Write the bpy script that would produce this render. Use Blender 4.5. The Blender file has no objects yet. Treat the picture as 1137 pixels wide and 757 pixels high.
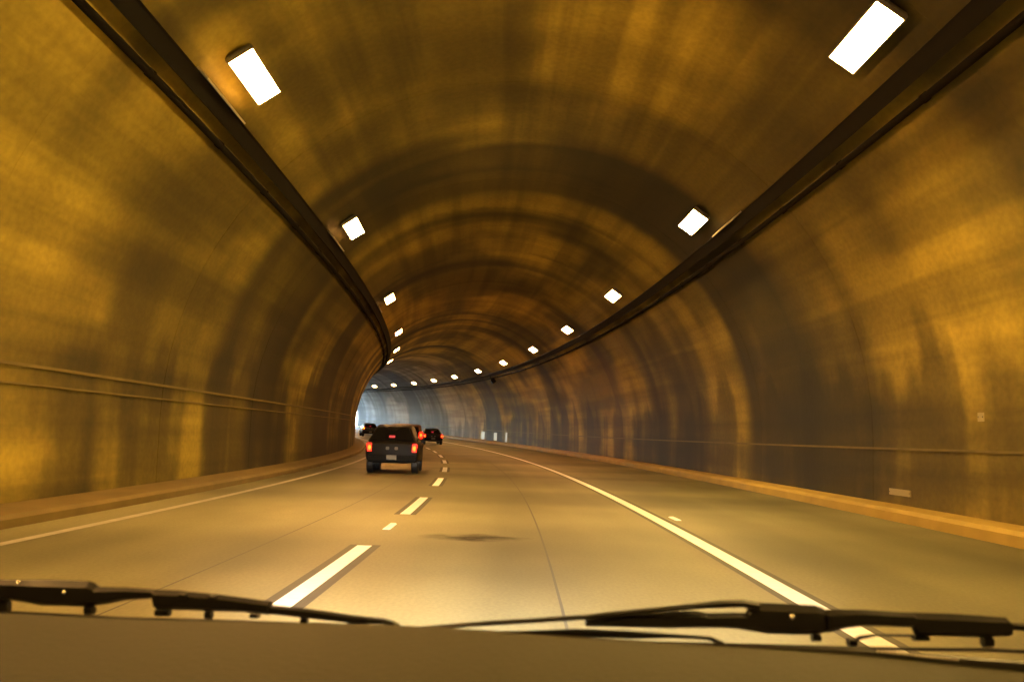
import bpy, bmesh, math, random
from mathutils import Vector, Matrix
random.seed(7)
sc = bpy.context.scene
col = sc.collection

# ------------------------------------------------------------------ camera
YAW, PIT, ROL, HC, FPX = -0.025389, 0.098227, 0.029509, 1.30, 1105.0
right0 = Vector((math.cos(YAW), -math.sin(YAW), 0))
fwd = Vector((math.sin(YAW) * math.cos(PIT), math.cos(YAW) * math.cos(PIT), math.sin(PIT)))
up0 = right0.cross(fwd)
E1 = right0 * math.cos(ROL) + up0 * math.sin(ROL)
E2 = -right0 * math.sin(ROL) + up0 * math.cos(ROL)
CAM = Vector((0, 0, HC))
cd = bpy.data.cameras.new('camera')
cam = bpy.data.objects.new('camera', cd)
col.objects.link(cam)
M = Matrix((E1, E2, -fwd)).transposed().to_4x4()
M.translation = CAM
cam.matrix_world = M
cd.sensor_width = 36
cd.lens = 36 * FPX / 1137.0
cd.clip_start = 0.02
cd.clip_end = 3000
cd.dof.use_dof = True
cd.dof.focus_distance = 30.0
cd.dof.aperture_fstop = 9.0
sc.camera = cam

# ------------------------------------------------------------------ world, sun, exposure
world = bpy.data.worlds.new('World')
sc.world = world
world.use_nodes = True
wn = world.node_tree
wn.nodes.clear()
sky = wn.nodes.new('ShaderNodeTexSky')
sky.sky_type = 'NISHITA'
sky.sun_disc = False
SUN_EL, SUN_AZ = 28.0, 172.0
sky.sun_elevation = math.radians(SUN_EL)
sky.sun_rotation = math.radians(SUN_AZ)
bg = wn.nodes.new('ShaderNodeBackground')
bg.inputs['Strength'].default_value = 0.15
wo = wn.nodes.new('ShaderNodeOutputWorld')
wn.links.new(sky.outputs[0], bg.inputs[0])
wn.links.new(bg.outputs[0], wo.inputs[0])
sd = bpy.data.lights.new('sun', 'SUN')
sd.energy = 2.5
sd.angle = math.radians(0.5)
sd.color = (1.0, 0.95, 0.86)
sun = bpy.data.objects.new('sun', sd)
col.objects.link(sun)
_e, _a = math.radians(SUN_EL), math.radians(SUN_AZ)
sdir = Vector((math.sin(_a) * math.cos(_e), math.cos(_a) * math.cos(_e), math.sin(_e)))
sun.rotation_euler = sdir.to_track_quat('Z', 'Y').to_euler()
sun.location = (-60, 300, 80)
sc.view_settings.view_transform = 'Standard'
sc.view_settings.look = 'None'
sc.view_settings.gamma = 1.0
sc.view_settings.exposure = 4.6
sc.view_settings.use_curve_mapping = False
sc.render.engine = 'CYCLES'
cy = sc.cycles
cy.use_denoising = True
cy.max_bounces = 6
cy.diffuse_bounces = 4
cy.use_adaptive_sampling = True
cy.adaptive_threshold = 0.02
cy.glossy_bounces = 3
cy.transparent_max_bounces = 8
cy.sample_clamp_indirect = 6.0
cy.caustics_reflective = False
cy.caustics_refractive = False

# ------------------------------------------------------------------ road geometry: a left-hand bend
K0, K1, SAG = 0.0020862, 4.985e-6, 8.06e-5
S_BACK, S_END = -64.0, 181.0
_tab = {}
def _build_path():
    x = y = 0.0
    ds = 0.25
    pts = [(0.0, 0.0, 0.0)]
    s = 0.0
    while s < 420:
        sm = s + ds / 2
        th = K0 * sm + K1 * sm * sm / 2
        x -= math.sin(th) * ds
        y += math.cos(th) * ds
        s += ds
        pts.append((x, y, K0 * s + K1 * s * s / 2))
    return pts
_P = _build_path()
def frame(s):
    if s < 0:
        th = K0 * s
        return (math.cos(th) - 1) / K0, math.sin(th) / K0, th
    i = min(int(s / 0.25), len(_P) - 2)
    t = s / 0.25 - i
    a, b = _P[i], _P[i + 1]
    return tuple(a[k] + (b[k] - a[k]) * t for k in range(3))
def zroad(s):
    return SAG * s * s if s > 0 else 0.0
def P(s, lat, z=0.0):
    x, y, th = frame(s)
    return Vector((x + lat * math.cos(th), y + lat * math.sin(th), z + zroad(s)))
def heading(s):
    return frame(s)[2]

# tunnel cross-section (metres from the camera's line)
CX, RAD, ZC = 0.113, 7.264, 1.50
A_TRAY, A_LOW, A_LAMP = 0.77215, 0.7276, 0.8798
L_SOLID, L_DASH, L_LEFT, L_JOINT, L_JOINT2, L_KERB = 2.388, -1.80, -5.589, 0.314, -2.935, 6.894
L_KERB_L = -6.35

# ------------------------------------------------------------------ materials
def nodes_of(name):
    m = bpy.data.materials.new(name)
    m.use_nodes = True
    nt = m.node_tree
    b = nt.nodes['Principled BSDF']
    return m, nt, b
def N(nt, t, **kw):
    n = nt.nodes.new(t)
    for k, v in kw.items():
        setattr(n, k, v)
    return n
def simple(name, rgb, rough=0.6, metal=0.0, noise=0.0, nscale=20.0, coat=0.0, bump=0.0, spec=0.5):
    m, nt, b = nodes_of(name)
    b.inputs['Base Color'].default_value = (*rgb, 1)
    b.inputs['Roughness'].default_value = rough
    b.inputs['Metallic'].default_value = metal
    b.inputs['Coat Weight'].default_value = coat
    b.inputs['Specular IOR Level'].default_value = spec
    if noise > 0:
        tc = N(nt, 'ShaderNodeTexCoord')
        nz = N(nt, 'ShaderNodeTexNoise')
        nz.inputs['Scale'].default_value = nscale
        nz.inputs['Detail'].default_value = 5
        mr = N(nt, 'ShaderNodeMapRange')
        mr.inputs['To Min'].default_value = 1 - noise
        mr.inputs['To Max'].default_value = 1 + noise
        mx = N(nt, 'ShaderNodeVectorMath', operation='SCALE')
        mx.inputs[0].default_value = rgb
        nt.links.new(tc.outputs['Object'], nz.inputs['Vector'])
        nt.links.new(nz.outputs['Fac'], mr.inputs['Value'])
        nt.links.new(mr.outputs[0], mx.inputs['Scale'])
        nt.links.new(mx.outputs[0], b.inputs['Base Color'])
        if bump > 0:
            bp = N(nt, 'ShaderNodeBump')
            bp.inputs['Strength'].default_value = bump
            bp.inputs['Distance'].default_value = 0.002
            nt.links.new(nz.outputs['Fac'], bp.inputs['Height'])
            nt.links.new(bp.outputs[0], b.inputs['Normal'])
    return m
def emit(name, rgb, strength):
    m, nt, b = nodes_of(name)
    b.inputs['Base Color'].default_value = (0.02, 0.02, 0.02, 1)
    b.inputs['Emission Color'].default_value = (*rgb, 1)
    b.inputs['Emission Strength'].default_value = strength
    return m

def uvnoise(nt, uv, sx, sy, detail=3, lo=0.3, hi=0.7, tmin=0.0, tmax=1.0, off=0.0, rough=0.5):
    mp = N(nt, 'ShaderNodeMapping')
    mp.inputs['Scale'].default_value = (sx, sy, 1)
    mp.inputs['Location'].default_value = (off, off * 0.37, off)
    nz = N(nt, 'ShaderNodeTexNoise')
    nz.inputs['Scale'].default_value = 1.0
    nz.inputs['Detail'].default_value = detail
    nz.inputs['Roughness'].default_value = rough
    mr = N(nt, 'ShaderNodeMapRange')
    mr.interpolation_type = 'SMOOTHSTEP'
    mr.inputs['From Min'].default_value = lo
    mr.inputs['From Max'].default_value = hi
    mr.inputs['To Min'].default_value = tmin
    mr.inputs['To Max'].default_value = tmax
    nt.links.new(uv, mp.inputs['Vector'])
    nt.links.new(mp.outputs[0], nz.inputs['Vector'])
    nt.links.new(nz.outputs['Fac'], mr.inputs['Value'])
    return mr.outputs[0], nz.outputs['Fac']
def mul(nt, a, b):
    n = N(nt, 'ShaderNodeMath', operation='MULTIPLY')
    for i, v in enumerate((a, b)):
        if hasattr(v, 'links'):
            nt.links.new(v, n.inputs[i])
        else:
            n.inputs[i].default_value = v
    return n.outputs[0]

def concrete_lining(name, base):
    """UV: u = metres along the tunnel, v = metres round the arch."""
    m, nt, b = nodes_of(name)
    tc = N(nt, 'ShaderNodeTexCoord')
    uv = tc.outputs['UV']
    bands, _ = uvnoise(nt, uv, 0.17, 0.04, 2.0, 0.41, 0.57, 0.14, 1.15, off=31.5)          # soot round the arch, with lamp-lit and dark stretches painted in
    blotch, _ = uvnoise(nt, uv, 0.10, 0.20, 3.5, 0.40, 0.60, 0.36, 1.2, off=40.2)
    streak, _ = uvnoise(nt, uv, 0.055, 1.5, 5, 0.36, 0.64, 0.62, 1.12, off=1.3)
    drip, _ = uvnoise(nt, uv, 0.75, 0.07, 2, 0.34, 0.62, 0.84, 1.05, off=5.5)
    grain, gfac = uvnoise(nt, uv, 7.0, 9.0, 6, 0.2, 0.8, 0.86, 1.12, off=2.2)
    oi = N(nt, 'ShaderNodeObjectInfo')
    rr = N(nt, 'ShaderNodeMapRange')
    rr.inputs['To Min'].default_value = 0.90
    rr.inputs['To Max'].default_value = 1.08
    nt.links.new(oi.outputs['Random'], rr.inputs['Value'])
    f = mul(nt, bands, blotch)
    f = mul(nt, f, streak)
    f = mul(nt, f, drip)
    f = mul(nt, f, grain)
    f = mul(nt, f, rr.outputs[0])
    # grime splashed up the lower wall in ragged patches
    geo = N(nt, 'ShaderNodeNewGeometry')
    sx = N(nt, 'ShaderNodeSeparateXYZ')
    nt.links.new(geo.outputs['Position'], sx.inputs[0])
    _, pf = uvnoise(nt, uv, 0.36, 0.03, 3, off=12.0)
    _, pf2 = uvnoise(nt, uv, 0.5, 0.9, 4, off=21.0)
    hm = N(nt, 'ShaderNodeMapRange')
    hm.interpolation_type = 'SMOOTHSTEP'
    hm.inputs['From Min'].default_value = 2.0
    hm.inputs['From Max'].default_value = 4.2
    hm.inputs['To Min'].default_value = 0.085
    hm.inputs['To Max'].default_value = -0.14
    nt.links.new(sx.outputs['Z'], hm.inputs['Value'])
    ad = N(nt, 'ShaderNodeMath', operation='ADD')
    nt.links.new(pf, ad.inputs[0])
    nt.links.new(hm.outputs[0], ad.inputs[1])
    ad2 = N(nt, 'ShaderNodeMath', operation='MULTIPLY_ADD')
    nt.links.new(pf2, ad2.inputs[0])
    ad2.inputs[1].default_value = 0.22
    nt.links.new(ad.outputs[0], ad2.inputs[2])
    gr = N(nt, 'ShaderNodeMapRange')
    gr.interpolation_type = 'SMOOTHSTEP'
    gr.inputs['From Min'].default_value = 0.56
    gr.inputs['From Max'].default_value = 0.72
    gr.inputs['To Min'].default_value = 1.0
    gr.inputs['To Max'].default_value = 0.30
    nt.links.new(ad2.outputs[0], gr.inputs['Value'])
    f = mul(nt, f, gr.outputs[0])
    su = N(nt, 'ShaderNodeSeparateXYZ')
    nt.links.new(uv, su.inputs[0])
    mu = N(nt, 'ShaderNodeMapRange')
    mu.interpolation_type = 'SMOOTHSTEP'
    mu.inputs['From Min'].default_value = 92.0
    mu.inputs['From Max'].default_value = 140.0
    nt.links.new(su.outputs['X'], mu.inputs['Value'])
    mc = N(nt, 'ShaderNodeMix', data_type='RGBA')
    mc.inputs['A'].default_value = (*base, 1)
    mc.inputs['B'].default_value = (0.25, 0.27, 0.29, 1)  # bluish grey painted in towards the exit, so daylight there reads blue
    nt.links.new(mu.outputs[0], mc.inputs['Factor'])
    sc_ = N(nt, 'ShaderNodeVectorMath', operation='SCALE')
    nt.links.new(mc.outputs['Result'], sc_.inputs[0])
    nt.links.new(f, sc_.inputs['Scale'])
    nt.links.new(sc_.outputs[0], b.inputs['Base Color'])
    b.inputs['Roughness'].default_value = 0.72
    bp = N(nt, 'ShaderNodeBump')
    bp.inputs['Strength'].default_value = 0.35
    bp.inputs['Distance'].default_value = 0.01
    nt.links.new(gfac, bp.inputs['Height'])
    nt.links.new(bp.outputs[0], b.inputs['Normal'])
    return m

def concrete_road(name, base):
    """UV: u = metres along, v = metres across."""
    m, nt, b = nodes_of(name)
    tc = N(nt, 'ShaderNodeTexCoord')
    uv = tc.outputs['UV']
    tracks, _ = uvnoise(nt, uv, 0.012, 0.6, 2, 0.3, 0.7, 0.74, 1.10, off=4.0)
    slab_pools, _ = uvnoise(nt, uv, 0.12, 0.03, 2, 0.38, 0.62, 0.50, 1.10, off=7.0)  # slab tone, also painting lamp pools and dark gaps across the road
    patch, _ = uvnoise(nt, uv, 0.35, 0.8, 4, 0.3, 0.7, 0.86, 1.06, off=2.0)
    grain, gfac = uvnoise(nt, uv, 14.0, 30.0, 6, 0.2, 0.8, 0.86, 1.12, off=1.0)
    f = mul(nt, tracks, slab_pools)
    f = mul(nt, f, patch)
    f = mul(nt, f, grain)
    sc_ = N(nt, 'ShaderNodeVectorMath', operation='SCALE')
    sc_.inputs[0].default_value = base
    nt.links.new(f, sc_.inputs['Scale'])
    nt.links.new(sc_.outputs[0], b.inputs['Base Color'])
    b.inputs['Roughness'].default_value = 0.55
    b.inputs['Specular IOR Level'].default_value = 0.4
    bp = N(nt, 'ShaderNodeBump')
    bp.inputs['Strength'].default_value = 0.25
    bp.inputs['Distance'].default_value = 0.006
    nt.links.new(gfac, bp.inputs['Height'])
    nt.links.new(bp.outputs[0], b.inputs['Normal'])
    return m

MAT = {}
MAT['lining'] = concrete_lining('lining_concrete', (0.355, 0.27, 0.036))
MAT['road'] = concrete_road('road_concrete', (0.22, 0.208, 0.115))
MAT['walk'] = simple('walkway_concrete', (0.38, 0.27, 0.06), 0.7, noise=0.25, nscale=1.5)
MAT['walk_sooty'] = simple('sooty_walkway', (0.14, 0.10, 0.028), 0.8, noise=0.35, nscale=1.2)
MAT['ledge'] = simple('ledge_grime', (0.13, 0.10, 0.025), 0.7, noise=0.4, nscale=2)
MAT['paint'] = simple('road_paint_white', (0.82, 0.85, 0.93), 0.5, noise=0.12, nscale=9)
MAT['paint_worn'] = simple('road_paint_worn', (0.42, 0.40, 0.38), 0.6, noise=0.35, nscale=4)
MAT['border'] = simple('contrast_stripe', (0.055, 0.05, 0.04), 0.65, noise=0.2, nscale=5)
MAT['seal'] = simple('joint_sealant', (0.06, 0.055, 0.05), 0.6)
MAT['oil'] = simple('oil_stain', (0.16, 0.13, 0.10), 0.45, noise=0.3, nscale=3)
MAT['tray'] = simple('sooty_steel', (0.010, 0.008, 0.007), 0.75, spec=0.15, metal=0.0, noise=0.3, nscale=3)
MAT['pipe'] = simple('sooty_conduit', (0.010, 0.008, 0.006), 0.85, spec=0.1, noise=0.3, nscale=3)
MAT['housing'] = simple('lamp_housing', (0.30, 0.28, 0.25), 0.4, metal=0.4)
MAT['glint_pale'] = simple('painted_glint', (0.80, 0.76, 0.66), 0.35, metal=0.35)  # pale colour standing in for the lamp reflection on the trays
MAT['rubber'] = simple('black_rubber', (0.008, 0.007, 0.007), 0.55, noise=0.2, nscale=60)
MAT['wiper'] = simple('wiper_black', (0.006, 0.0055, 0.005), 0.5, spec=0.2, noise=0.25, nscale=80)
MAT['dash'] = simple('dash_vinyl', (0.019, 0.0185, 0.007), 0.7, spec=0.3, noise=0.10, nscale=160, bump=0.4)
MAT['dashdark'] = simple('dash_seam', (0.03, 0.025, 0.02), 0.6)
MAT['frit'] = simple('frit_black', (0.012, 0.011, 0.010), 0.35)
MAT['fritdot'] = simple('frit_dot', (0.45, 0.42, 0.36), 0.4)
MAT['rivet'] = simple('steel_rivet', (0.8, 0.78, 0.72), 0.25, metal=1.0)
MAT['plate'] = simple('pale_plate', (0.33, 0.28, 0.12), 0.4, noise=0.1, nscale=10)
MAT['numberplate'] = simple('number_plate', (0.10, 0.095, 0.08), 0.5)
MAT['chrome'] = simple('chrome', (0.85, 0.85, 0.85), 0.12, metal=1.0)
MAT['glassdark'] = simple('tinted_glass', (0.004, 0.004, 0.005), 0.12, spec=0.35)
MAT['black'] = simple('black_plastic', (0.004, 0.004, 0.004), 0.6, spec=0.08)
MAT['ground'] = simple('scrub_ground', (0.07, 0.075, 0.05), 0.9, noise=0.4, nscale=0.2)
MAT['hill'] = simple('hill_rock', (0.16, 0.14, 0.10), 0.9, noise=0.4, nscale=0.1)
LAMP_L = 14.5
MAT['lens_yellow'] = emit('lamp_lens_yellow', (1.0, 0.60, 0.15), LAMP_L)
MAT['lens_amber'] = emit('lamp_lens_amber', (1.0, 0.50, 0.135), LAMP_L * 0.95)
MAT['lens_orange'] = emit('lamp_lens_orange', (1.0, 0.40, 0.10), LAMP_L * 0.44)
MAT['lens_dim'] = emit('lamp_lens_aged', (1.0, 0.48, 0.13), LAMP_L * 0.36)
MAT['tail'] = emit('tail_red', (1.0, 0.008, 0.002), 0.22)
MAT['tailcore'] = emit('tail_bulb', (1.0, 0.06, 0.004), 0.45)
MAT['brake'] = emit('brake_red', (1.0, 0.02, 0.04), 0.030)
MAT['amber'] = emit('signal_amber', (1.0, 0.25, 0.01), 0.5)
MAT['headlens'] = emit('headlight_lens', (1.0, 0.95, 0.85), 1.0)

# ------------------------------------------------------------------ mesh helpers
def link(name, me, mat=None, parent=None, smooth=False):
    o = bpy.data.objects.new(name, me)
    col.objects.link(o)
    if mat is not None and not me.materials:
        me.materials.append(mat)
    if parent is not None:
        o.parent = parent
    if smooth:
        for p in me.polygons:
            p.use_smooth = True
    return o
def mesh_from(name, verts, faces, uvs=None):
    me = bpy.data.meshes.new(name)
    me.from_pydata([tuple(v) for v in verts], [], faces)
    if uvs is not None:
        ul = me.uv_layers.new(name='UVMap')
        for p in me.polygons:
            for li in p.loop_indices:
                ul.data[li].uv = uvs[me.loops[li].vertex_index]
    me.update()
    return me
def tag(o, label, cat, group=None):
    o['label'] = label
    o['category'] = cat
    if group:
        o['group'] = group
    return o
def struct(o):
    o['kind'] = 'structure'
    return o
def empty(name, loc=(0, 0, 0), rz=0.0):
    o = bpy.data.objects.new(name, None)
    col.objects.link(o)
    o.location = loc
    o.rotation_euler = (0, 0, rz)
    o.empty_display_size = 0.2
    return o
def fix_normals(me):
    bm = bmesh.new()
    bm.from_mesh(me)
    bmesh.ops.recalc_face_normals(bm, faces=bm.faces)
    bm.to_mesh(me)
    bm.free()
    return me
def sweep(name, prof, s0, s1, ds, closed=True, caps=True, origin=None):
    """prof: list of (lat, z); swept along the bend. UV = (s, distance round the profile)."""
    n = max(1, int(round((s1 - s0) / ds)))
    verts, uvs, faces = [], [], []
    d = [0.0]
    for a, b in zip(prof, prof[1:]):
        d.append(d[-1] + math.hypot(b[0] - a[0], b[1] - a[1]))
    np_ = len(prof)
    for i in range(n + 1):
        s = s0 + (s1 - s0) * i / n
        for j, (l, z) in enumerate(prof):
            v = P(s, l, z)
            if origin is not None:
                v = v - origin
            verts.append(v)
            uvs.append((s, d[j]))
    for i in range(n):
        for j in range(np_ if closed else np_ - 1):
            k = (j + 1) % np_
            faces.append((i * np_ + j, i * np_ + k, (i + 1) * np_ + k, (i + 1) * np_ + j))
    if closed and caps:
        faces.append(tuple(range(np_)))
        faces.append(tuple(n * np_ + j for j in reversed(range(np_))))
    return mesh_from(name, verts, faces, uvs)
def box_mesh(name, sx, sy, sz, bevel=0.0, z0=None):
    bm = bmesh.new()
    bmesh.ops.create_cube(bm, size=1)
    for v in bm.verts:
        v.co.x *= sx
        v.co.y *= sy
        v.co.z *= sz
        if z0 is not None:
            v.co.z += z0 + sz / 2
    if bevel > 0:
        bmesh.ops.bevel(bm, geom=bm.edges[:], offset=bevel, segments=2, affect='EDGES', clamp_overlap=True)
    me = bpy.data.meshes.new(name)
    bm.to_mesh(me)
    bm.free()
    return me
def arch(a, r):
    return CX + r * math.cos(a), ZC + r * math.sin(a)

# ------------------------------------------------------------------ ground, road, walkways, hill
def strip(name, l0, l1, z, s0, s1, ds, mat, nl=1):
    prof = [(l0 + (l1 - l0) * k / nl, z) for k in range(nl + 1)]
    me = sweep(name, prof, s0, s1, ds, closed=False)
    for p in me.polygons:
        pass
    bm = bmesh.new()
    bm.from_mesh(me)
    for f in bm.faces:
        f.normal_update()
        if f.normal.z < 0:
            f.normal_flip()
    bm.to_mesh(me)
    bm.free()
    return link(name, me, mat)
gm = mesh_from('ground', [(-900, -700, -0.35), (900, -700, -0.35), (900, P(S_END, 0).y, -0.35), (-900, P(S_END, 0).y, -0.35),
                          (900, 1500, 2.6), (-900, 1500, 2.6), (900, P(S_END, 0).y + 1, 2.4), (-900, P(S_END, 0).y + 1, 2.4)],
               [(0, 1, 2, 3), (3, 2, 6, 7), (7, 6, 4, 5)])
struct(link('ground', gm, MAT['ground']))
struct(strip('road', L_KERB_L - 0.05, L_KERB + 0.05, 0.0, S_BACK - 4, S_END + 70, 2.0, MAT['road'], 6))

# right and left raised safety walks with their kerb faces
walk_r = [(L_KERB, -0.3), (L_KERB, 0.16), (L_KERB + 0.06, 0.22), (L_KERB + 0.22, 0.235), (CX + RAD + 0.05, 0.25), (CX + RAD + 0.05, -0.3)]
walk_l = [(L_KERB_L, -0.3), (L_KERB_L, 0.11), (L_KERB_L - 0.06, 0.16), (L_KERB_L - 0.22, 0.175), (CX - RAD - 0.05, 0.19), (CX - RAD - 0.05, -0.3)]
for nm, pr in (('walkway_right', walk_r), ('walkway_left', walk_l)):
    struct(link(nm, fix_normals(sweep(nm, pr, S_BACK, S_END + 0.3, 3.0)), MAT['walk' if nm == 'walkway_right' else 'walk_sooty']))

# ------------------------------------------------------------------ tunnel with its cast lining rings
tunnel = empty('tunnel', P(0, CX, 0))
tag(tunnel, 'sooty arched concrete tunnel lining bending left around the road', 'tunnel')
T0 = P(0, CX, 0)
RING = 4.0
NSEG = 36
def ring_profile(r, wall):
    pts = [(CX - r - wall, -0.3)]
    pts.append((CX - r - wall, ZC * 0.5))
    for i in range(NSEG + 1):
        a = math.pi * (1 - i / NSEG)
        pts.append((CX + (r + wall) * math.cos(a), ZC + (r + wall) * math.sin(a)))
    pts.append((CX + r + wall, ZC * 0.5))
    pts.append((CX + r + wall, -0.3))
    return pts
nr = int(round((S_END - S_BACK) / RING))
for i in range(nr):
    s0 = S_BACK + (S_END - S_BACK) * i / nr
    s1 = S_BACK + (S_END - S_BACK) * (i + 1) / nr
    rad = RAD + random.uniform(0.0, 0.004)
    g = 0.0012
    verts, uvs, faces = [], [], []
    def add_sec(s_, w):
        pr = ring_profile(rad, w)
        base, d = len(verts), 0
        for j, (l, z) in enumerate(pr):
            if j:
                d += math.hypot(l - pr[j - 1][0], z - pr[j - 1][1])
            verts.append(P(s_, l, z) - T0)
            uvs.append((s_, d))
        return base, len(pr)
    def bridge(A, B, m_):
        for j in range(m_ - 1):
            faces.append((A + j, B + j, B + j + 1, A + j + 1))
    bs = [add_sec(s0 + g + (s1 - s0 - 2 * g) * t, 0.0)[0] for t in (0, 0.5, 1)]
    m_ = len(ring_profile(rad, 0))
    bridge(bs[0], bs[1], m_)
    bridge(bs[1], bs[2], m_)
    for s_, fl in ((s0 + g, 0), (s1 - g, 1)):            # end faces of the cast ring, with their own sharp edge
        A, B = add_sec(s_, 0.0)[0], add_sec(s_, 0.30)[0]
        bridge(*((B, A) if fl == 0 else (A, B)), m_)
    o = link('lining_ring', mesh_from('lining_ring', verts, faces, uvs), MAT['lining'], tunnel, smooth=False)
    for p in o.data.polygons:
        p.use_smooth = True
# thin projecting ledges along both walls
for sgn, h in ((-1, 2.16), (1, 1.325)):
    x0 = CX + sgn * (RAD - 0.0)
    if h > ZC:
        x0 = CX + sgn * math.sqrt(RAD ** 2 - (h - ZC) ** 2)
    for (dz, t, dep) in ((0, 0.05, 0.022), (-0.28, 0.03, 0.012)) if sgn < 0 else ((0, 0.045, 0.02),):
        pr = [(x0 + sgn * 0.10, h + dz - t), (x0 - sgn * dep, h + dz - t), (x0 - sgn * dep, h + dz), (x0 + sgn * 0.10, h + dz)]
        link('wall_ledge', fix_normals(sweep('wall_ledge', pr, S_BACK + 0.2, S_END - 0.2, 3.0, origin=T0)), MAT['ledge'], tunnel)

# unseen hill shell added to keep daylight out, open only at the exit mouth
def hill():
    verts, faces = [], []
    sec = [(-160, -1.0), (-120, 16), (-60, 34), (0, 42), (60, 34), (120, 16), (160, -1.0)]
    stations = [S_BACK - 8, S_BACK + 40, 60, 130, S_END - 0.1]
    for s in stations:
        for (l, z) in sec:
            verts.append(P(s, l, z * (0.75 if s < 0 else 1)))
    n = len(sec)
    for i in range(len(stations) - 1):
        for j in range(n - 1):
            faces.append((i * n + j, i * n + j + 1, (i + 1) * n + j + 1, (i + 1) * n + j))
    faces.append(tuple(range(n)))
    # front face with arch opening
    s = S_END - 0.1
    base = (len(stations) - 1) * n
    op = ring_profile(RAD, 0.2)
    op = [(l, z if z > 0 else -1.0) for l, z in op]
    o0 = len(verts)
    for (l, z) in op:
        verts.append(P(s, l, z))
    outer = [base + j for j in range(n)]
    inner = [o0 + j for j in range(len(op))]
    faces.append(tuple(outer + inner[::-1]))
    return mesh_from('hill_daylight_seal', verts, faces)
hm_ = hill()
bm = bmesh.new(); bm.from_mesh(hm_); bmesh.ops.triangulate(bm, faces=[f for f in bm.faces if len(f.verts) > 4]); bm.to_mesh(hm_); bm.free()
struct(link('hill_daylight_seal', hm_, MAT['hill']))

# ------------------------------------------------------------------ painted markings
def marking(name, l0, l1, z, s0, s1, mat, label, cat, group=None, ds=2.0, parent=None):
    o = strip(name, l0, l1, z, s0, s1, ds, mat)
    if parent is not None:
        o.parent = parent
    else:
        tag(o, label, cat, group)
    return o
edge = marking('lane_line', L_SOLID - 0.10, L_SOLID + 0.10, 0.008, S_BACK, S_END, MAT['paint'],
               'solid white line along the right side of the near lane', 'lane line')
marking('line_border', L_SOLID - 0.175, L_SOLID + 0.19, 0.004, S_BACK, S_END, MAT['border'], None, None, parent=edge)
le = marking('edge_line', L_LEFT - 0.075, L_LEFT + 0.075, 0.008, S_BACK, S_END, MAT['paint_worn'],
             'worn white edge line beside the left walkway', 'lane line')
ordn = ['nearest', 'second', 'third', 'fourth', 'fifth', 'sixth', 'seventh', 'eighth', 'ninth', 'tenth', 'eleventh', 'twelfth', 'thirteenth', 'fourteenth', 'fifteenth', 'sixteenth', 'seventeenth', 'eighteenth']
k = 0
s = 7.3
while s < 150:
    d = marking('lane_dash', L_DASH - 0.085, L_DASH + 0.085, 0.008, s, s + 4.5, MAT['paint'],
                '%s white dash of the broken line between the two lanes' % (ordn[k] + (' nearest' if k else '')), 'lane dash',
                'dashes of the broken lane line', ds=1.1)
    marking('dash_border', L_DASH - 0.18, L_DASH + 0.18, 0.004, s - 0.02, s + 4.6, MAT['border'], None, None, ds=1.1, parent=d)
    s += 9.2
    k += 1
    if k >= len(ordn):
        break
for (l, w, nm, lab) in ((L_JOINT, 0.012, 'pavement_joint', 'thin dark joint running along the middle of the near lane'),
                        (L_JOINT2, 0.010, 'pavement_joint', 'faint dark joint running along the left lane')):
    j = marking(nm, l - w, l + w, 0.003, S_BACK, 60, MAT['seal'], lab, 'road joint')
def marker(s, l, ln, label):
    prof = [(-0.055, 0), (-0.035, 0.016), (0.035, 0.016), (0.055, 0)]
    verts, faces = [], []
    for (sy, f) in ((-ln / 2, 0.75), (-ln / 2 + 0.06, 1), (ln / 2 - 0.06, 1), (ln / 2, 0.75)):
        for (x, z) in prof:
            verts.append((x * f, sy, z * (f if f == 1 else 0.1)))
    for a in range(3):
        for b in range(3):
            faces.append((a * 4 + b, a * 4 + b + 1, a * 4 + 5 + b, a * 4 + 4 + b))
    o = link('road_marker', fix_normals(mesh_from('road_marker', verts, faces)), MAT['paint'])
    o.location = P(s, l, 0.004)
    o.rotation_euler.z = heading(s)
    tag(o, label, 'road marker', 'raised road markers')
marker(14.3, L_DASH + 0.0, 1.0, 'small pale raised marker between the first two lane dashes')
marker(17.2, L_SOLID + 0.36, 0.8, 'small pale raised marker just right of the solid white line')
# oil stain
def soft_stain_mat():
    m, nt, b_ = nodes_of('oil_stain_soft')
    b_.inputs['Base Color'].default_value = (0.07, 0.058, 0.04, 1)
    b_.inputs['Roughness'].default_value = 0.85
    b_.inputs['Specular IOR Level'].default_value = 0.1
    tc = N(nt, 'ShaderNodeTexCoord')
    sx_ = N(nt, 'ShaderNodeSeparateXYZ')
    nt.links.new(tc.outputs['UV'], sx_.inputs[0])
    nz = N(nt, 'ShaderNodeTexNoise')
    nz.inputs['Scale'].default_value = 2.3
    nz.inputs['Detail'].default_value = 4
    nt.links.new(tc.outputs['Object'], nz.inputs['Vector'])
    ma = N(nt, 'ShaderNodeMath', operation='MULTIPLY_ADD')
    nt.links.new(nz.outputs['Fac'], ma.inputs[0])
    ma.inputs[1].default_value = 0.9
    nt.links.new(sx_.outputs['X'], ma.inputs[2])
    mr = N(nt, 'ShaderNodeMapRange')
    mr.interpolation_type = 'SMOOTHSTEP'
    mr.inputs['From Min'].default_value = 0.45
    mr.inputs['From Max'].default_value = 1.25
    mr.inputs['To Min'].default_value = 0.8
    mr.inputs['To Max'].default_value = 0.0
    nt.links.new(ma.outputs[0], mr.inputs['Value'])
    nt.links.new(mr.outputs[0], b_.inputs['Alpha'])
    return m
MAT['softoil'] = soft_stain_mat()
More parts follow.
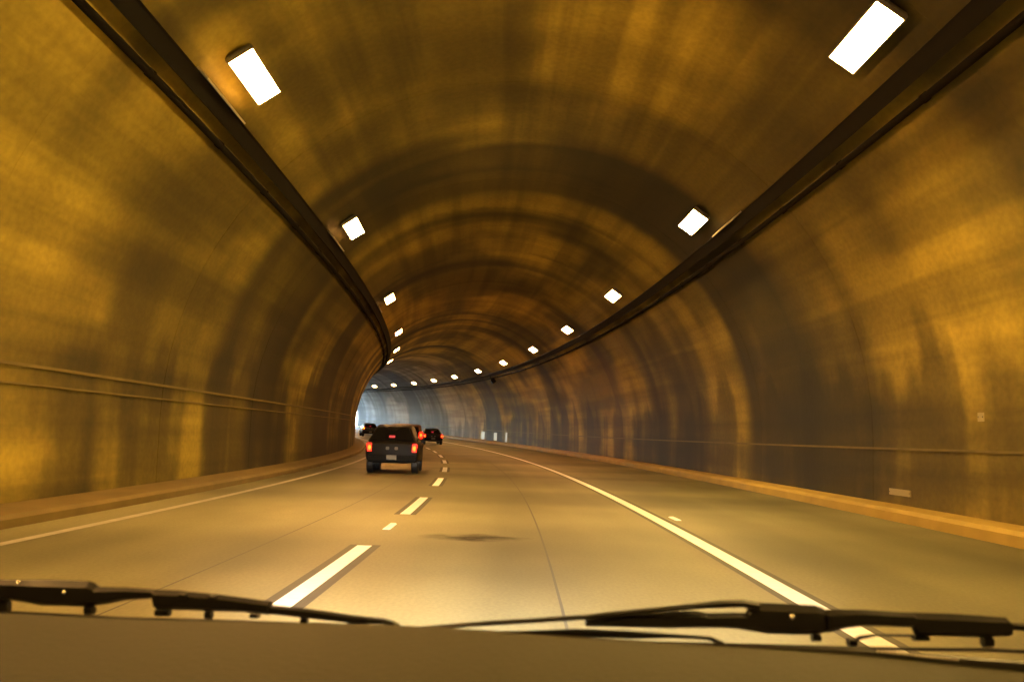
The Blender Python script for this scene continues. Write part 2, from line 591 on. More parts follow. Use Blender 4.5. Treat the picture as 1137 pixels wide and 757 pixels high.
def stain(s0, l0, ls, ll, label):
    n, nr_ = 32, 6
    verts, uvs, faces = [P(s0, l0, 0.0035)], [(0, 0)], []
    for q in range(1, nr_ + 1):
        for i in range(n):
            a = 2 * math.pi * i / n
            r = q / nr_
            verts.append(P(s0 + ls * r * math.sin(a), l0 + ll * r * math.cos(a), 0.0035))
            uvs.append((r, i / n))
    for i in range(n):
        faces.append((0, 1 + i, 1 + (i + 1) % n))
        for q in range(nr_ - 1):
            A = 1 + q * n
            faces.append((A + i, A + n + i, A + n + (i + 1) % n, A + (i + 1) % n))
    o = link('oil_stain', mesh_from('oil_stain', verts, faces, uvs), MAT['softoil'])
    tag(o, label, 'stain')
stain(13.1, -0.62, 0.75, 1.0, 'dark smeared oil stain across the near lane beside the lane dashes')

# ------------------------------------------------------------------ cable trays and conduits on the walls
def box_prof(a, r_in, h_r, w_t, sgn):
    """box section on the arch: inner radius r_in, depth h_r outward, tangential width w_t"""
    c = []
    for (dr, t) in ((0, -1), (0, 1), (h_r, 1), (h_r, -1)):
        r = r_in + dr
        x, z = r * math.cos(a), r * math.sin(a)
        x += -math.sin(a) * w_t / 2 * t
        z += math.cos(a) * w_t / 2 * t
        c.append((CX + sgn * x, ZC + z))
    return c
def local_frame(s, sgn, a, r):
    """matrix: X along the tunnel, Y towards the crown, Z into the tunnel (away from the lining)"""
    th = heading(s)
    t = Vector((-math.sin(th), math.cos(th), 0))
    lat = Vector((math.cos(th), math.sin(th), 0))
    out = lat * (sgn * math.cos(a)) + Vector((0, 0, math.sin(a)))
    zax = -out
    yax = (lat * (-sgn * math.sin(a)) + Vector((0, 0, math.cos(a))))
    xax = yax.cross(zax)
    l, z = CX + sgn * r * math.cos(a), ZC + r * math.sin(a)
    m = Matrix((xax, yax, zax)).transposed().to_4x4()
    m.translation = P(s, l, z)
    return m
for sgn, side in ((-1, 'left'), (1, 'right')):
    tr = empty('cable_tray', P(0, CX, 0))
    tag(tr, 'wide dark cable tray along the %s side of the tunnel arch' % side, 'cable tray')
    # closed trough with lips
    link('trough', fix_normals(sweep('trough', box_prof(A_TRAY, RAD - 0.16, 0.09, 0.24, sgn), S_BACK, S_END - 1, 1.5, origin=T0)), MAT['tray'], tr)
    for t_ in (-1, 1):
        a2 = A_TRAY + t_ * 0.13 / RAD
        link('lip', fix_normals(sweep('lip', box_prof(a2, RAD - 0.18, 0.13, 0.018, sgn), S_BACK, S_END - 1, 1.5, origin=T0)), MAT['tray'], tr)
    bmesh_br = box_mesh('bracket', 0.06, 0.22, 0.10)
    s = 2.0
    while s < 120:
        b_ = link('bracket', bmesh_br, MAT['tray'], tr)
        b_.matrix_world = local_frame(s, sgn, A_TRAY, RAD - 0.05)
        b_.matrix_parent_inverse = tr.matrix_world.inverted()
        b_.location = b_.location
        s += 3.45
    cp = empty('conduit', P(0, CX, 0))
    tag(cp, 'thinner dark conduit below the %s cable tray' % side, 'conduit')
    ax, az = arch(A_LOW - 0.012, RAD - 0.07)
    ax = CX + sgn * (ax - CX)
    pr = [(ax + 0.06 * math.cos(2 * math.pi * k / 10), az + 0.06 * math.sin(2 * math.pi * k / 10)) for k in range(10)]
    link('pipe', fix_normals(sweep('pipe', pr, S_BACK, S_END - 1, 1.5, origin=T0)), MAT['pipe'], cp, smooth=True)
    cl = box_mesh('clamp', 0.07, 0.14, 0.13, 0.01)
    s = 3.2
    while s < 90:
        b_ = link('clamp', cl, MAT['pipe'], cp)
        b_.matrix_world = local_frame(s, sgn, A_LOW - 0.012, RAD - 0.055)
        b_.matrix_parent_inverse = cp.matrix_world.inverted()
        s += 3.45
bpy.context.view_layer.update()
def set_world(o, m, parent):
    o.parent = parent
    o.matrix_parent_inverse = Matrix.Identity(4)
    o.matrix_local = parent.matrix_world.inverted() @ m
for o in list(bpy.data.objects):
    if o.parent and o.name.split('.')[0] in ('bracket', 'clamp'):
        m = o.matrix_basis.copy()
        o.matrix_parent_inverse = Matrix.Identity(4)
        o.matrix_basis = o.parent.matrix_basis.inverted() @ m

# ------------------------------------------------------------------ lamps
LAMP_LEN, LAMP_W = 1.9, 0.43
def housing_mesh():
    bm = bmesh.new()
    rings = [(LAMP_LEN / 2 - 0.02, LAMP_W / 2 - 0.02, -0.09), (LAMP_LEN / 2 + 0.02, LAMP_W / 2 + 0.02, -0.03),
             (LAMP_LEN / 2 + 0.02, LAMP_W / 2 + 0.02, 0.030), (LAMP_LEN / 2, LAMP_W / 2, 0.030), (LAMP_LEN / 2, LAMP_W / 2, 0.0)]
    vs = []
    for (x, y, z) in rings:
        vs.append([bm.verts.new(p) for p in ((-x, -y, z), (x, -y, z), (x, y, z), (-x, y, z))])
    for a, b in zip(vs, vs[1:]):
        for i in range(4):
            bm.faces.new((a[i], a[(i + 1) % 4], b[(i + 1) % 4], b[i]))
    bm.faces.new(vs[0][::-1])
    bm.faces.new(vs[-1])
    bmesh.ops.recalc_face_normals(bm, faces=bm.faces)
    me = bpy.data.meshes.new('housing')
    bm.to_mesh(me); bm.free()
    return me
H_ME = housing_mesh()
LENS = {}
for kx in ('lens_yellow', 'lens_amber', 'lens_orange', 'lens_dim'):
    LENS[kx] = box_mesh('lens', LAMP_LEN - 0.01, LAMP_W - 0.01, 0.026, 0.0, z0=0.004)
    LENS[kx].materials.append(MAT[kx])
H_ME.materials.append(MAT['housing'])
ARM_ME = box_mesh('mount', 0.05, 0.10, 0.12)
ARM_ME.materials.append(MAT['housing'])
right_s = [13.4, 25.3, 39.2, 52.7, 66.5, 81.2, 95.3, 109.4, 122.4, 135.2, 148.4, 161.0, 172.0]
left_s = [15.7, 27.7, 42.7, 58.0, 71.6, 85.6, 99.6, 113.5, 127.5, 141, 155, 167]
back = [0.3, -13.5, -27.3]
LAMP_TILT = math.radians(5)
def lamp(s, sgn, label, hue):
    m = local_frame(s, sgn, A_LAMP, RAD - 0.13) @ Matrix.Rotation(LAMP_TILT, 4, 'X')
    root = empty('tunnel_lamp')
    root.matrix_world = m
    tag(root, label, 'lamp', 'lamps along the tunnel arch')
    for nm, me in (('housing', H_ME), ('lens', LENS['lens_' + hue])):
        link(nm, me, None, root)
    for dx in (-0.6, 0.6):
        a = link('mount', ARM_ME, None, root)
        a.location = (dx, 0, -0.12)
    return root
for sgn, ss, side in ((1, right_s, 'right'), (-1, left_s, 'left')):
    for i, s in enumerate(ss):
        far = '%s glowing rectangular lamp in the %s row on the arch' % (ordn[i] if i == 0 else ordn[i] + ' nearest', side)
        lamp(s, sgn, far, 'orange' if 45 < s < 75 else 'dim' if s > 35 else ('amber' if sgn < 0 else 'yellow'))
    for i, s in enumerate(back):
        lamp(s + (2.3 if sgn < 0 else 0), sgn, '%s glowing lamp overhead and behind the viewer, %s row' % (('first', 'second', 'third', 'fourth')[i], side), 'amber' if sgn < 0 else 'yellow')

# added pale strips that imitate the lamps' glint on the tray's edge
for sgn, ss, side in ((-1, left_s[:3], 'left'), (1, [25.3 - 1.5], 'right')):
    for i, s in enumerate(ss):
        a2 = A_TRAY + 0.16 / RAD
        me = fix_normals(sweep('tray_glint', box_prof(a2, RAD - 0.27, 0.24, 0.03, sgn), s - 1.3, s + 0.9, 0.5, origin=P(s, CX, 0)))
        o = link('tray_glint', me, MAT['glint_pale'])
        o.location = P(s, CX, 0)
        tag(o, 'added pale strip imitating the lamp glint on the %s tray beside the %s lamp' % (side, ('nearest', 'second', 'third')[i] if sgn < 0 else 'second'), 'metal strip', 'painted tray glints')
# box hanging under the right tray far down the bend
hb = empty('hanging_box')
hb.matrix_world = local_frame(92.0, 1, A_TRAY - 0.085, RAD - 0.25)
tag(hb, 'small dark box hanging under the right cable tray far ahead', 'box')
link('box', box_mesh('box', 0.5, 0.45, 0.4, 0.03), MAT['tray'], hb)
o = link('hanger', box_mesh('hanger', 0.08, 0.4, 0.05), MAT['tray'], hb)
o.location = (0, 0.35, -0.05)
# pale plates on the walls
def wall_plate(s, z, w, h, label, mat='plate', sgn=1):
    o = empty('wall_plate', P(s, CX + sgn * (RAD - 0.012), z), heading(s))
    tag(o, label, 'plate', 'pale plates on the tunnel wall')
    link('plate', box_mesh('plate', 0.02, w, h, 0.004), MAT[mat], o)
    for dy in (-1, 1):
        r_ = link('bolt', box_mesh('bolt', 0.012, 0.03, 0.03, 0.004), MAT['rivet'], o)
        r_.location = (-sgn * 0.014, dy * (w / 2 - 0.04), 0)
wall_plate(19.0, 0.48, 1.0, 0.12, 'pale horizontal plate low on the right wall above the kerb')
wall_plate(15.8, 1.85, 0.22, 0.14, 'small pale plate on the right wall above the ledge')
wall_plate(94.0, 0.75, 0.9, 0.9, 'tall pale panel low on the far right wall, nearest of the far panels')
wall_plate(99.5, 0.70, 1.6, 0.8, 'wide pale panel low on the far right wall, second of the far panels')
wall_plate(106.0, 0.70, 1.8, 0.8, 'wide pale panel low on the far right wall, farthest of the far panels')

# ------------------------------------------------------------------ vehicles ahead
def car_paint(name, rgb):
    m, nt, b = nodes_of(name)
    b.inputs['Base Color'].default_value = (*rgb, 1)
    b.inputs['Roughness'].default_value = 0.45
    b.inputs['Metallic'].default_value = 0.0
    b.inputs['Specular IOR Level'].default_value = 0.10
    return m
def body_outline(w, zb, zbelt, wr, zr):
    h = [(0, zb), (w * 0.88, zb), (w * 0.97, zb + 0.10), (w, zb + 0.28), (w * 0.985, zbelt - 0.05), (w * 0.955, zbelt),
         (wr + (w * 0.955 - wr) * 0.1, zr - 0.07 if zr - zbelt > 0.15 else zbelt + (zr - zbelt) * 0.5), (wr * 0.9, zr - 0.008), (wr * 0.5, zr), (0, zr + 0.006)]
    return h
WHEEL = {}
def wheel_meshes(r):
    if r in WHEEL:
        return WHEEL[r]
    def lathe(prof, n=24):
        verts, faces = [], []
        for i in range(n):
            a = 2 * math.pi * i / n
            for (x, rr) in prof:
                verts.append((x, rr * math.cos(a), rr * math.sin(a)))
        k_ = len(prof)
        for i in range(n):
            j = (i + 1) % n
            for q in range(k_ - 1):
                faces.append((i * k_ + q, i * k_ + q + 1, j * k_ + q + 1, j * k_ + q))
        return verts, faces
    v, f = lathe([(-0.11, r * 0.62), (-0.115, r * 0.85), (-0.085, r), (0.085, r), (0.115, r * 0.85), (0.11, r * 0.62), (-0.11, r * 0.62)])
    tyre = fix_normals(mesh_from('tyre', v, f)); tyre.materials.append(MAT['rubber'])
    v, f = lathe([(-0.09, 0.01), (-0.09, r * 0.3), (-0.06, r * 0.6), (0.06, r * 0.6), (0.09, r * 0.3), (0.09, 0.01)])
    rim = fix_normals(mesh_from('rim', v, f)); rim.materials.append(MAT['housing'])
    WHEEL[r] = (tyre, rim)
    return WHEEL[r]
def make_car(s, lat, st, paint, label, rim_r=0.33, W=0.9, tail_z=0.82, tail_h=0.30, tail_w=0.20, belt=0.98, amber=False, brake=True, dash_z=0.58, wheels=(0.75, 3.35), yaw=0.0):
    """st: stations from the rear: (y, w, zb, zbelt, wr, zroof)"""
    root = empty('car', P(s, lat, 0.004), heading(s) + yaw)
    tag(root, label, 'car', 'cars driving ahead')
    verts, faces = [], []
    npt = None
    st = [(y, w * W / 0.9, zb, zbelt, wr * W / 0.9, zr) for (y, w, zb, zbelt, wr, zr) in st] if st is SUV else st
    for (y, w, zb, zbelt, wr, zr) in st:
        h = body_outline(w, zb, zbelt, wr, zr)
        ring = [(x, y, z) for x, z in h] + [(-x, y, z) for x, z in h[-2:0:-1]]
        npt = len(ring)
        verts += ring
    for i in range(len(st) - 1):
        for j in range(npt):
            k_ = (j + 1) % npt
            faces.append((i * npt + j, i * npt + k_, (i + 1) * npt + k_, (i + 1) * npt + j))
    faces.append(tuple(range(npt)))
    faces.append(tuple((len(st) - 1) * npt + j for j in reversed(range(npt))))
    me = fix_normals(mesh_from('body', verts, faces))
    body = link('body', me, paint, root, smooth=True)
    md = body.modifiers.new('bevel', 'BEVEL'); md.width = 0.03; md.segments = 2; md.limit_method = 'ANGLE'; md.angle_limit = math.radians(35)
    # windows from cabin stations: i_rear glass between st[1]-st[2], windshield between st[-4]..., sides between
    def glass(name, quad, off):
        a, b, c, d = [Vector(q) for q in quad]
        n = (b - a).cross(d - a).normalized()
        ctr = (a + b + c + d) / 4
        pts = [ctr + (p - ctr) * 0.88 + n * off for p in (a, b, c, d)]
        vs = pts + [p - n * (off + 0.02) for p in pts]
        f = [(0, 1, 2, 3)] + [(i, i + 4, (i + 1) % 4 + 4, (i + 1) % 4) for i in range(4)]
        o = link(name, fix_normals(mesh_from(name, vs, f)), MAT['glassdark'], root)
        return o
    r1, r2 = st[1], st[2]
    glass('rear_window', [(-r1[1] * 0.93, r1[0], r1[5]), (r1[1] * 0.93, r1[0], r1[5]), (r2[4], r2[0], r2[5] - 0.02), (-r2[4], r2[0], r2[5] - 0.02)], 0.012)
    f1, f2 = st[-3], st[-4]
    glass('windscreen', [(f1[1] * 0.93, f1[0], f1[5]), (-f1[1] * 0.93, f1[0], f1[5]), (-f2[4], f2[0], f2[5] - 0.02), (f2[4], f2[0], f2[5] - 0.02)], 0.012)
    for sg in (-1, 1):
        y0, y1 = r2[0] + 0.05, f2[0] + 0.25
        ym = (y0 + y1) / 2
        for (ya, yb) in ((y0, ym - 0.04), (ym + 0.04, y1)):
            wb, wt_ = W * 0.955 + 0.006, r2[4] + 0.035
            q = [(sg * wb, ya, belt + 0.03), (sg * wb, yb, belt + 0.03), (sg * wt_, yb - (0.12 if yb == y1 else 0), r2[5] - 0.11), (sg * wt_, ya + 0.05, r2[5] - 0.11)]
            if sg < 0:
                q = q[::-1]
            glass('side_window', q, 0.012)
    # wheels
    tyre, rim = wheel_meshes(rim_r)
    for sg in (-1, 1):
        for y in wheels:
            w_ = empty('wheel', (sg * (W - 0.13), y, rim_r))
            w_.parent = root
            link('tyre', tyre, None, w_)
            link('rim', rim, None, w_)
    # rear lights: red lens with a bright bulb behind it
    y0 = st[0][0]
    for sg in (-1, 1):
        t_ = link('tail_light', box_mesh('tail_light', tail_w, 0.10, tail_h, 0.03), MAT['tail'], root)
        t_.location = (sg * (W * 0.955 - tail_w / 2), y0 + 0.035, tail_z)
        bme = bmesh.new()
        bmesh.ops.create_uvsphere(bme, u_segments=12, v_segments=8, radius=min(tail_w, tail_h) * 0.27)
        mm = bpy.data.meshes.new('bulb'); bme.to_mesh(mm); bme.free()
        for v in mm.vertices:
            v.co.y *= 0.35
            v.co.z *= 1.5
        b_ = link('bulb', mm, MAT['amber'] if amber else MAT['tailcore'], t_, smooth=True)
        b_.location = (0, -0.052, 0)
        m_ = link('mirror', box_mesh('mirror', 0.13, 0.08, 0.11, 0.03), paint, root)
        m_.location = (sg * (W + 0.02), f2[0] + 0.35, belt + 0.06)
    if brake:
        bz = link('brake_light', box_mesh('brake_light', 0.20, 0.03, 0.09, 0.01), MAT['brake'], root)
        bz.location = (-0.02, r1[0] + 0.10, r1[5] + 0.16)
    bumper = link('bumper', box_mesh('bumper', W * 1.86, 0.14, 0.22, 0.05), MAT['black'], root)
    bumper.location = (0, y0 + 0.01, dash_z - 0.10)
    pl = link('license_plate', box_mesh('license_plate', 0.32, 0.02, 0.15, 0.005), MAT['numberplate'], root)
    pl.location = (0, y0 - 0.068, dash_z - 0.06)
    for sg in (-1, 1):
        g_ = link('reversing_light', box_mesh('reversing_light', 0.11, 0.03, 0.10, 0.02), MAT['numberplate'], root)
        g_.location = (sg * 0.14, y0 - 0.006, tail_z - 0.01)
    return root
SUV = [(0.0, .86, .42, .93, .80, .96), (0.10, .89, .36, .98, .78, 1.02), (0.48, .90, .34, .98, .58, 1.50), (0.85, .90, .32, .98, .60, 1.56),
       (1.7, .90, .30, .98, .62, 1.59), (2.5, .90, .30, .97, .60, 1.56), (3.35, .90, .30, .94, .74, 1.00), (4.15, .86, .34, .84, .70, .88), (4.35, .78, .40, .70, .66, .72)]
SEDAN = [(0.0, .82, .40, .84, .74, .87), (0.62, .87, .32, .92, .76, .94), (1.30, .88, .28, .92, .60, 1.38), (1.75, .88, .26, .92, .62, 1.43),
         (2.3, .88, .26, .92, .62, 1.42), (2.6, .88, .26, .91, .60, 1.38), (3.4, .88, .26, .88, .70, .93), (4.3, .84, .30, .74, .68, .77), (4.55, .74, .36, .60, .62, .62)]
WAGON = [(0.0, .86, .42, .96, .80, .99), (0.08, .89, .36, 1.0, .82, 1.04), (0.36, .90, .34, 1.0, .70, 1.62), (0.75, .90, .32, 1.0, .72, 1.70),
         (1.9, .90, .30, 1.0, .74, 1.72), (2.7, .90, .30, .98, .70, 1.68), (3.4, .90, .30, .94, .74, 1.02), (4.2, .86, .34, .84, .70, .88), (4.4, .78, .40, .70, .66, .72)]
make_car(32.3, -3.46, SUV, car_paint('paint_olive', (0.006, 0.005, 0.004)), 'dark olive crossover ahead in the left lane with red tail lights lit', W=0.855)
make_car(50.0, -3.72, WAGON, car_paint('paint_tan', (0.10, 0.055, 0.03)), 'tan-roofed wagon just ahead of the dark crossover, half hidden by it', W=0.90, tail_z=1.16, tail_h=0.34)
make_car(88.0, -0.25, SEDAN, car_paint('paint_black', (0.006, 0.006, 0.007)), 'small black sedan far ahead, just right of the lane dashes', W=0.88, tail_z=0.74)
make_car(118.0, -3.4, SUV, car_paint('paint_navy', (0.02, 0.025, 0.04)), 'distant dark car with an amber tail light by the bright bend', W=0.90, tail_z=0.95, amber=True)
make_car(138.0, -3.4, SEDAN, car_paint('paint_grey', (0.10, 0.10, 0.11)), 'farthest car, mostly hidden by the left wall', W=0.88, tail_z=0.9)

# ------------------------------------------------------------------ the car the photograph is taken from
def at(px, py, dist):
    """point seen at photograph pixel (px, py) at the given forward distance (metres along the car)"""
    d = fwd * FPX + E1 * (px - 568.5) - E2 * (py - 378.5)
    return CAM + d * (dist / d.y)
own = empty('car', (0, 0, 0))
tag(own, 'front of the car the picture is taken from, with dashboard and wipers', 'car')
def interp(tab, x):
    for (a, b) in zip(tab, tab[1:]):
        if x <= b[0]:
            t = (x - a[0]) / (b[0] - a[0])
            t = max(0, t) if a is tab[0] else t
            return a[1] + (b[1] - a[1]) * t
    return tab[-1][1]
DASH_EDGE = [(-200, 674), (0, 680), (150, 687), (300, 690.5), (450, 694), (540, 699), (700, 711), (840, 718), (950, 725), (1137, 744), (1300, 760)]
# dashboard top: grid from the windscreen base back towards the viewer, then down
nx, rows = 48, 14
verts, faces = [], []
for i in range(nx + 1):
    px = -190 + (1330 + 190) * i / nx
    p0 = at(px, interp(DASH_EDGE, px), 1.02)
    xr = p0.x
    for j in range(rows):
        t = j / (rows - 1)
        y = 1.02 - 0.42 * t
        drop = 0.004 * math.sin(t * math.pi) - 0.030 * t * t - (0.25 * max(0, t - 0.72) ** 2)
        # the pad falls away to the right (gauge side)
        verts.append((xr * (1 + 0.0 * t), y - (0.03 if j == 0 else 0) * 0, p0.z + drop))
    verts.append((xr, 0.56, p0.z - 0.35))
R_ = rows + 1
for i in range(nx):
    for j in range(R_ - 1):
        faces.append((i * R_ + j, (i + 1) * R_ + j, (i + 1) * R_ + j + 1, i * R_ + j + 1))
dash = link('dashboard', fix_normals(mesh_from('dashboard', verts, faces)), MAT['dash'], own, smooth=True)
# seam line across the pad
def ribbon(name, pts, w, t, mat, parent, dist_dir=None):
    """square-section bar through points; w = width list or value in the picture plane (vertical), t = depth"""
    verts, faces = [], []
    n = len(pts)
    for i, p in enumerate(pts):
        ww = w[i] if isinstance(w, (list, tuple)) else w
        a = pts[max(0, i - 1)]; b = pts[min(n - 1, i + 1)]
        d = (b - a).normalized()
        upv = Vector((0, -0.45, 0.9)).normalized()
        nrm = d.cross(upv).normalized()
        upv = nrm.cross(d).normalized()
        for (u, v) in ((-1, -1), (-1, 1), (-0.55, 1.0), (0.55, 1.0), (1, 1), (1, -1)):
            k_ = 1.0 if abs(u) == 1 else 1.0
            verts.append(p + upv * (u * ww / 2) + nrm * (v * t / 2 * k_))
    m_ = 6
    for i in range(n - 1):
        for j in range(m_):
            q = (j + 1) % m_
            faces.append((i * m_ + j, i * m_ + q, (i + 1) * m_ + q, (i + 1) * m_ + j))
    faces.append(tuple(range(m_)))
    faces.append(tuple((n - 1) * m_ + j for j in reversed(range(m_))))
    o = link(name, fix_normals(mesh_from(name, verts, faces)), mat, parent)
    return o
def plate2d(name, top, bot, dist, thick, mat, parent, tilt=0.0):
    """bar between a top outline and a bottom outline given in picture pixels, with real thickness"""
    xs = sorted(set([p[0] for p in top] + [p[0] for p in bot]))
    x0, x1 = max(top[0][0], bot[0][0]), min(top[-1][0], bot[-1][0])
    full = []
    for a, b in zip(xs, xs[1:]):
        n = max(1, int((b - a) / 12))
        full += [a + (b - a) * k_ / n for k_ in range(n)]
    full.append(xs[-1])
    full = [x for x in full if x0 - 1e-6 <= x <= x1 + 1e-6]
    verts, faces = [], []
    for x in full:
        yt, yb = interp(top, x), interp(bot, x)
        ym = (yt + yb) / 2
        pt, pb, pm = at(x, yt, dist), at(x, yb, dist), at(x, ym, dist)
        e = min(0.25, 0.25)
        bulge = Vector((0, -thick / 2, 0))
        sec = [pt, pt.lerp(pb, 0.22) + bulge, pt.lerp(pb, 0.78) + bulge, pb, pt.lerp(pb, 0.78) - bulge, pt.lerp(pb, 0.22) - bulge]
        verts += sec
    m_ = 6
    n = len(full)
    for i in range(n - 1):
        for j in range(m_):
            q = (j + 1) % m_
            faces.append((i * m_ + j, i * m_ + q, (i + 1) * m_ + q, (i + 1) * m_ + j))
    faces.append(tuple(range(m_)))
    faces.append(tuple((n - 1) * m_ + j for j in reversed(range(m_))))
    return link(name, fix_normals(mesh_from(name, verts, faces)), mat, parent)
def rivet(px, py, dist, parent, r=0.0035):
    bme = bmesh.new()
    bmesh.ops.create_uvsphere(bme, u_segments=10, v_segments=6, radius=r)
    mm = bpy.data.meshes.new('rivet'); bme.to_mesh(mm); bme.free()
    o = link('rivet', mm, MAT['rivet'], parent, smooth=True)
    o.location = at(px, py, dist)
def claw(px, py0, py1, w, dist, parent):
    plate2d('claw', [(px - w / 2, py0), (px + w / 2, py0 + 1)], [(px - w / 2, py1), (px + w / 2, py1)], dist, 0.012, MAT['wiper'], parent)
D1 = 1.10
# left wiper
wl = empty('wiper', (0, 0, 0)); wl.parent = own
wl['label'] = 'left wiper, its tip resting near the middle of the windscreen'
plate2d('main_bracket', [(-160, 640), (0, 643), (60, 643), (100, 644.5), (106, 647), (109, 651)], [(-160, 660), (0, 664), (25, 668), (45, 672), (98, 673), (109, 671)], D1, 0.022, MAT['wiper'], wl)
plate2d('arm', [(107, 651), (140, 651.5), (175, 654), (200, 655), (207, 656), (240, 659), (270, 663), (300, 667)], [(107, 671.5), (120, 670), (140, 666), (172, 664), (174, 676), (230, 678), (270, 679), (300, 682)], D1 - 0.006, 0.020, MAT['wiper'], wl)
plate2d('tip_bow', [(298, 671), (340, 675), (390, 682), (425, 686), (436, 689), (443, 693)], [(298, 681), (340, 686), (395, 692), (425, 692.5), (436, 694), (443, 696)], D1 - 0.004, 0.014, MAT['wiper'], wl)
plate2d('rubber_blade', [(-160, 671), (0, 677), (60, 680), (130, 684), (230, 686.5), (300, 689), (380, 691.5), (442, 693.5)], [(-160, 675), (0, 681), (60, 684), (130, 687), (230, 690), (300, 692.5), (380, 695), (442, 696)], D1 + 0.006, 0.006, MAT['rubber'], wl)
for (x, a, b, w) in ((100, 671, 682, 9), (181, 675, 684, 15), (232, 677, 687, 7), (283, 680, 686, 9), (338, 684, 692, 7), (392, 690, 696, 12), (4, 664, 681, 12)):
    claw(x, a, b, w, D1 - 0.002, wl)
for (x, y) in ((20, 646.5), (71, 657)):
    rivet(x, y, D1 - 0.012, wl, 0.0025)
for x in (204, 237):
    claw(x, interp([(107, 651), (300, 667)], x) - 2.0, 664, 9, D1 - 0.012, wl)
# right wiper
wr_ = empty('wiper', (0, 0, 0)); wr_.parent = own
wr_['label'] = 'right wiper with its arm arched over the blade'
plate2d('arm', [(462, 696), (540, 689), (600, 685.5), (650, 682), (700, 676.5), (760, 670.5), (800, 666), (825, 665.5), (842, 668)], [(462, 698.5), (540, 694), (600, 690.5), (650, 687), (700, 682), (760, 677), (785, 675), (825, 674), (842, 678)], D1, 0.016, MAT['wiper'], wr_)
plate2d('main_bracket', [(650, 687), (700, 682), (760, 677.5), (775, 678), (785, 680), (828, 679.5), (836, 668), (905, 671.5), (912, 674), (920, 678)], [(650, 694.5), (740, 697), (800, 696.5), (818, 697.5), (850, 703), (880, 704), (905, 704), (920, 701)], D1 + 0.004, 0.022, MAT['wiper'], wr_)
plate2d('outer_bracket', [(918, 676), (960, 676.5), (1000, 679), (1060, 681), (1117, 685), (1120, 688)], [(918, 702), (940, 697), (960, 694.5), (1012, 696), (1016, 705), (1050, 706), (1090, 707), (1120, 706)], D1 - 0.002, 0.020, MAT['wiper'], wr_)
plate2d('tip_bow', [(1118, 691), (1160, 692.5), (1260, 697)], [(1118, 699), (1160, 701), (1260, 706)], D1, 0.014, MAT['wiper'], wr_)
plate2d('inner_bow', [(556, 700.5), (640, 697.5), (700, 700), (745, 703), (790, 706), (802, 711), (806, 715)], [(556, 702.5), (640, 707), (700, 709), (745, 708), (785, 710), (798, 714.5), (806, 717)], D1 + 0.006, 0.010, MAT['wiper'], wr_)
plate2d('rubber_blade', [(560, 702), (640, 707), (720, 711), (840, 714), (950, 717), (1100, 719), (1260, 726)], [(560, 704), (640, 709.5), (720, 714.5), (840, 718), (950, 721), (1100, 723.5), (1260, 731)], D1 + 0.010, 0.006, MAT['rubber'], wr_)
for (x, a, b, w) in ((906, 702, 712, 9), (946, 708, 717, 9), (1022, 704, 711, 16), (1096, 705, 718, 11)):
    claw(x, a, b, w, D1, wr_)
plate2d('hook', [(943, 712), (955, 705), (972, 703), (1015, 703.5)], [(943, 716), (955, 710), (972, 706), (1015, 706.5)], D1 + 0.002, 0.008, MAT['wiper'], wr_)
rivet(879.5, 684.5, D1 - 0.012, wr_, 0.0032)
# black ceramic band along the windscreen base with its dots
FR_T = [(538, 699.5), (640, 706), (720, 714), (840, 716.5), (950, 719.5), (1040, 726), (1137, 733), (1320, 748)]
FR_B = [(538, 701), (640, 712), (720, 717), (840, 722), (950, 729), (1040, 737), (1137, 746), (1320, 763)]
fb = plate2d('frit_band', FR_T, FR_B, 1.015, 0.004, MAT['frit'], own)
dm = box_mesh('frit_dot', 0.0022, 0.001, 0.0018)
dm.materials.append(MAT['fritdot'])
for i in range(22):
    px = 975 + i * 4.2
    o = link('frit_dot', dm, None, fb)
    o.location = at(px, interp([(975, 722.5), (1064, 732.5)], px), 1.011)
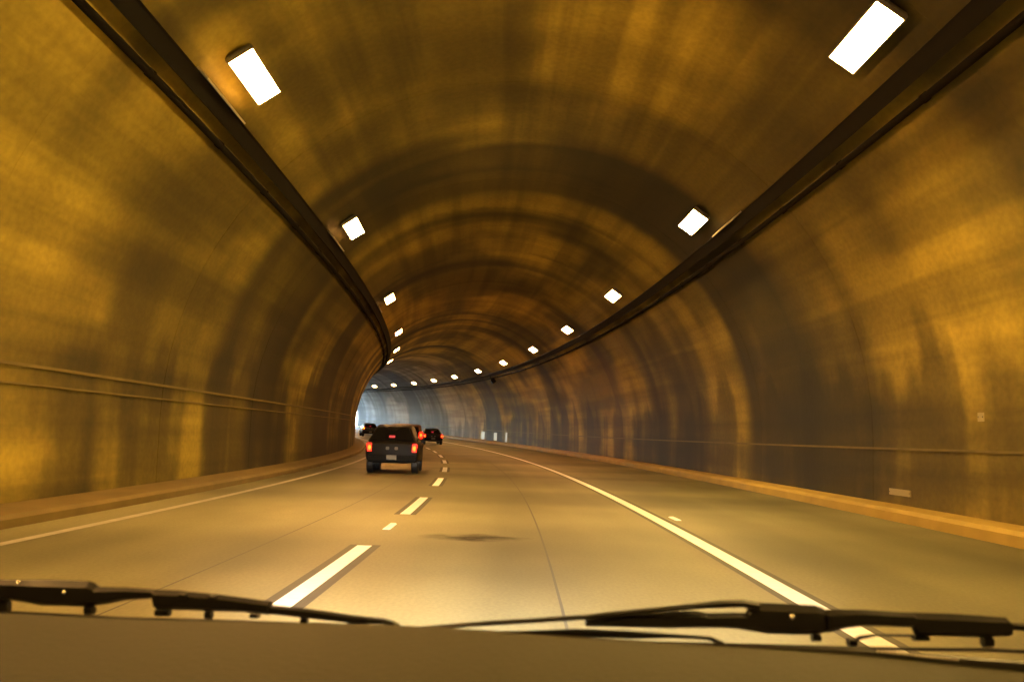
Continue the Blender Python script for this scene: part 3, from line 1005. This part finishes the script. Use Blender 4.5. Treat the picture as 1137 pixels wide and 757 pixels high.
# hood, fenders, lower body, wheels and headlights (below the sight line)
hv, hf = [], []
hx = [-0.86, -0.80, -0.55, 0, 0.55, 0.80, 0.86]
for (y, z, w, cr) in ((1.16, 1.00, 1.0, 0.02), (1.6, 0.93, 0.99, 0.03), (2.1, 0.84, 0.96, 0.03), (2.38, 0.74, 0.90, 0.02), (2.45, 0.60, 0.86, 0.01), (2.47, 0.32, 0.84, 0.0)):
    hv.append((-0.90 * w, y, 0.28)); 
    for x in hx:
        hv.append((x * w, y, z - 0.06 * (abs(x) / 0.86) ** 3 + cr * (1 - (x / 0.86) ** 2) - cr))
    hv.append((0.90 * w, y, 0.28))
m_ = len(hx) + 2
for i in range(5):
    for j in range(m_ - 1):
        hf.append((i * m_ + j, i * m_ + j + 1, (i + 1) * m_ + j + 1, (i + 1) * m_ + j))
OWN = car_paint('paint_own', (0.10, 0.09, 0.08))
link('hood', fix_normals(mesh_from('hood', hv, hf)), OWN, own, smooth=True)
tub = [(-0.88, 0.28), (-0.90, 0.5), (-0.86, 0.92), (-0.80, 0.96), (-0.76, 0.90), (-0.74, 0.35), (0.74, 0.35), (0.76, 0.90), (0.80, 0.96), (0.86, 0.92), (0.90, 0.5), (0.88, 0.28)]
tv = [(x, y, z) for y in (-1.9, 1.14) for x, z in tub]
n_ = len(tub)
tf = [(j, (j + 1) % n_, n_ + (j + 1) % n_, n_ + j) for j in range(n_)] + [tuple(range(n_)), tuple(n_ + j for j in reversed(range(n_)))]
link('tub', fix_normals(mesh_from('tub', tv, tf)), OWN, own)
ty, ri = wheel_meshes(0.32)
for sg in (-1, 1):
    for y in (1.75, -0.95):
        w_ = empty('wheel', (sg * 0.80, y, 0.324)); w_.parent = own
        link('tyre', ty, None, w_); link('rim', ri, None, w_)
    hl = link('headlight', box_mesh('headlight', 0.30, 0.06, 0.14, 0.03), MAT['headlens'], own)
    hl.location = (sg * 0.58, 2.45, 0.64)
    ld = bpy.data.lights.new('headlight_beam', 'SPOT')
    ld.energy = 560
    ld.color = (1.0, 0.93, 0.82)
    ld.spot_size = math.radians(22)
    ld.spot_blend = 1.0
    ld.shadow_soft_size = 0.06
    lo = bpy.data.objects.new('headlight_beam', ld)
    col.objects.link(lo)
    lo.parent = own
    lo.scale = (1.9, 1, 1)
    lo.location = (sg * 0.58, 2.52, 0.64)
    lo.rotation_euler = (math.radians(90 - 6.0), 0, math.radians(1.0 - sg * 3))
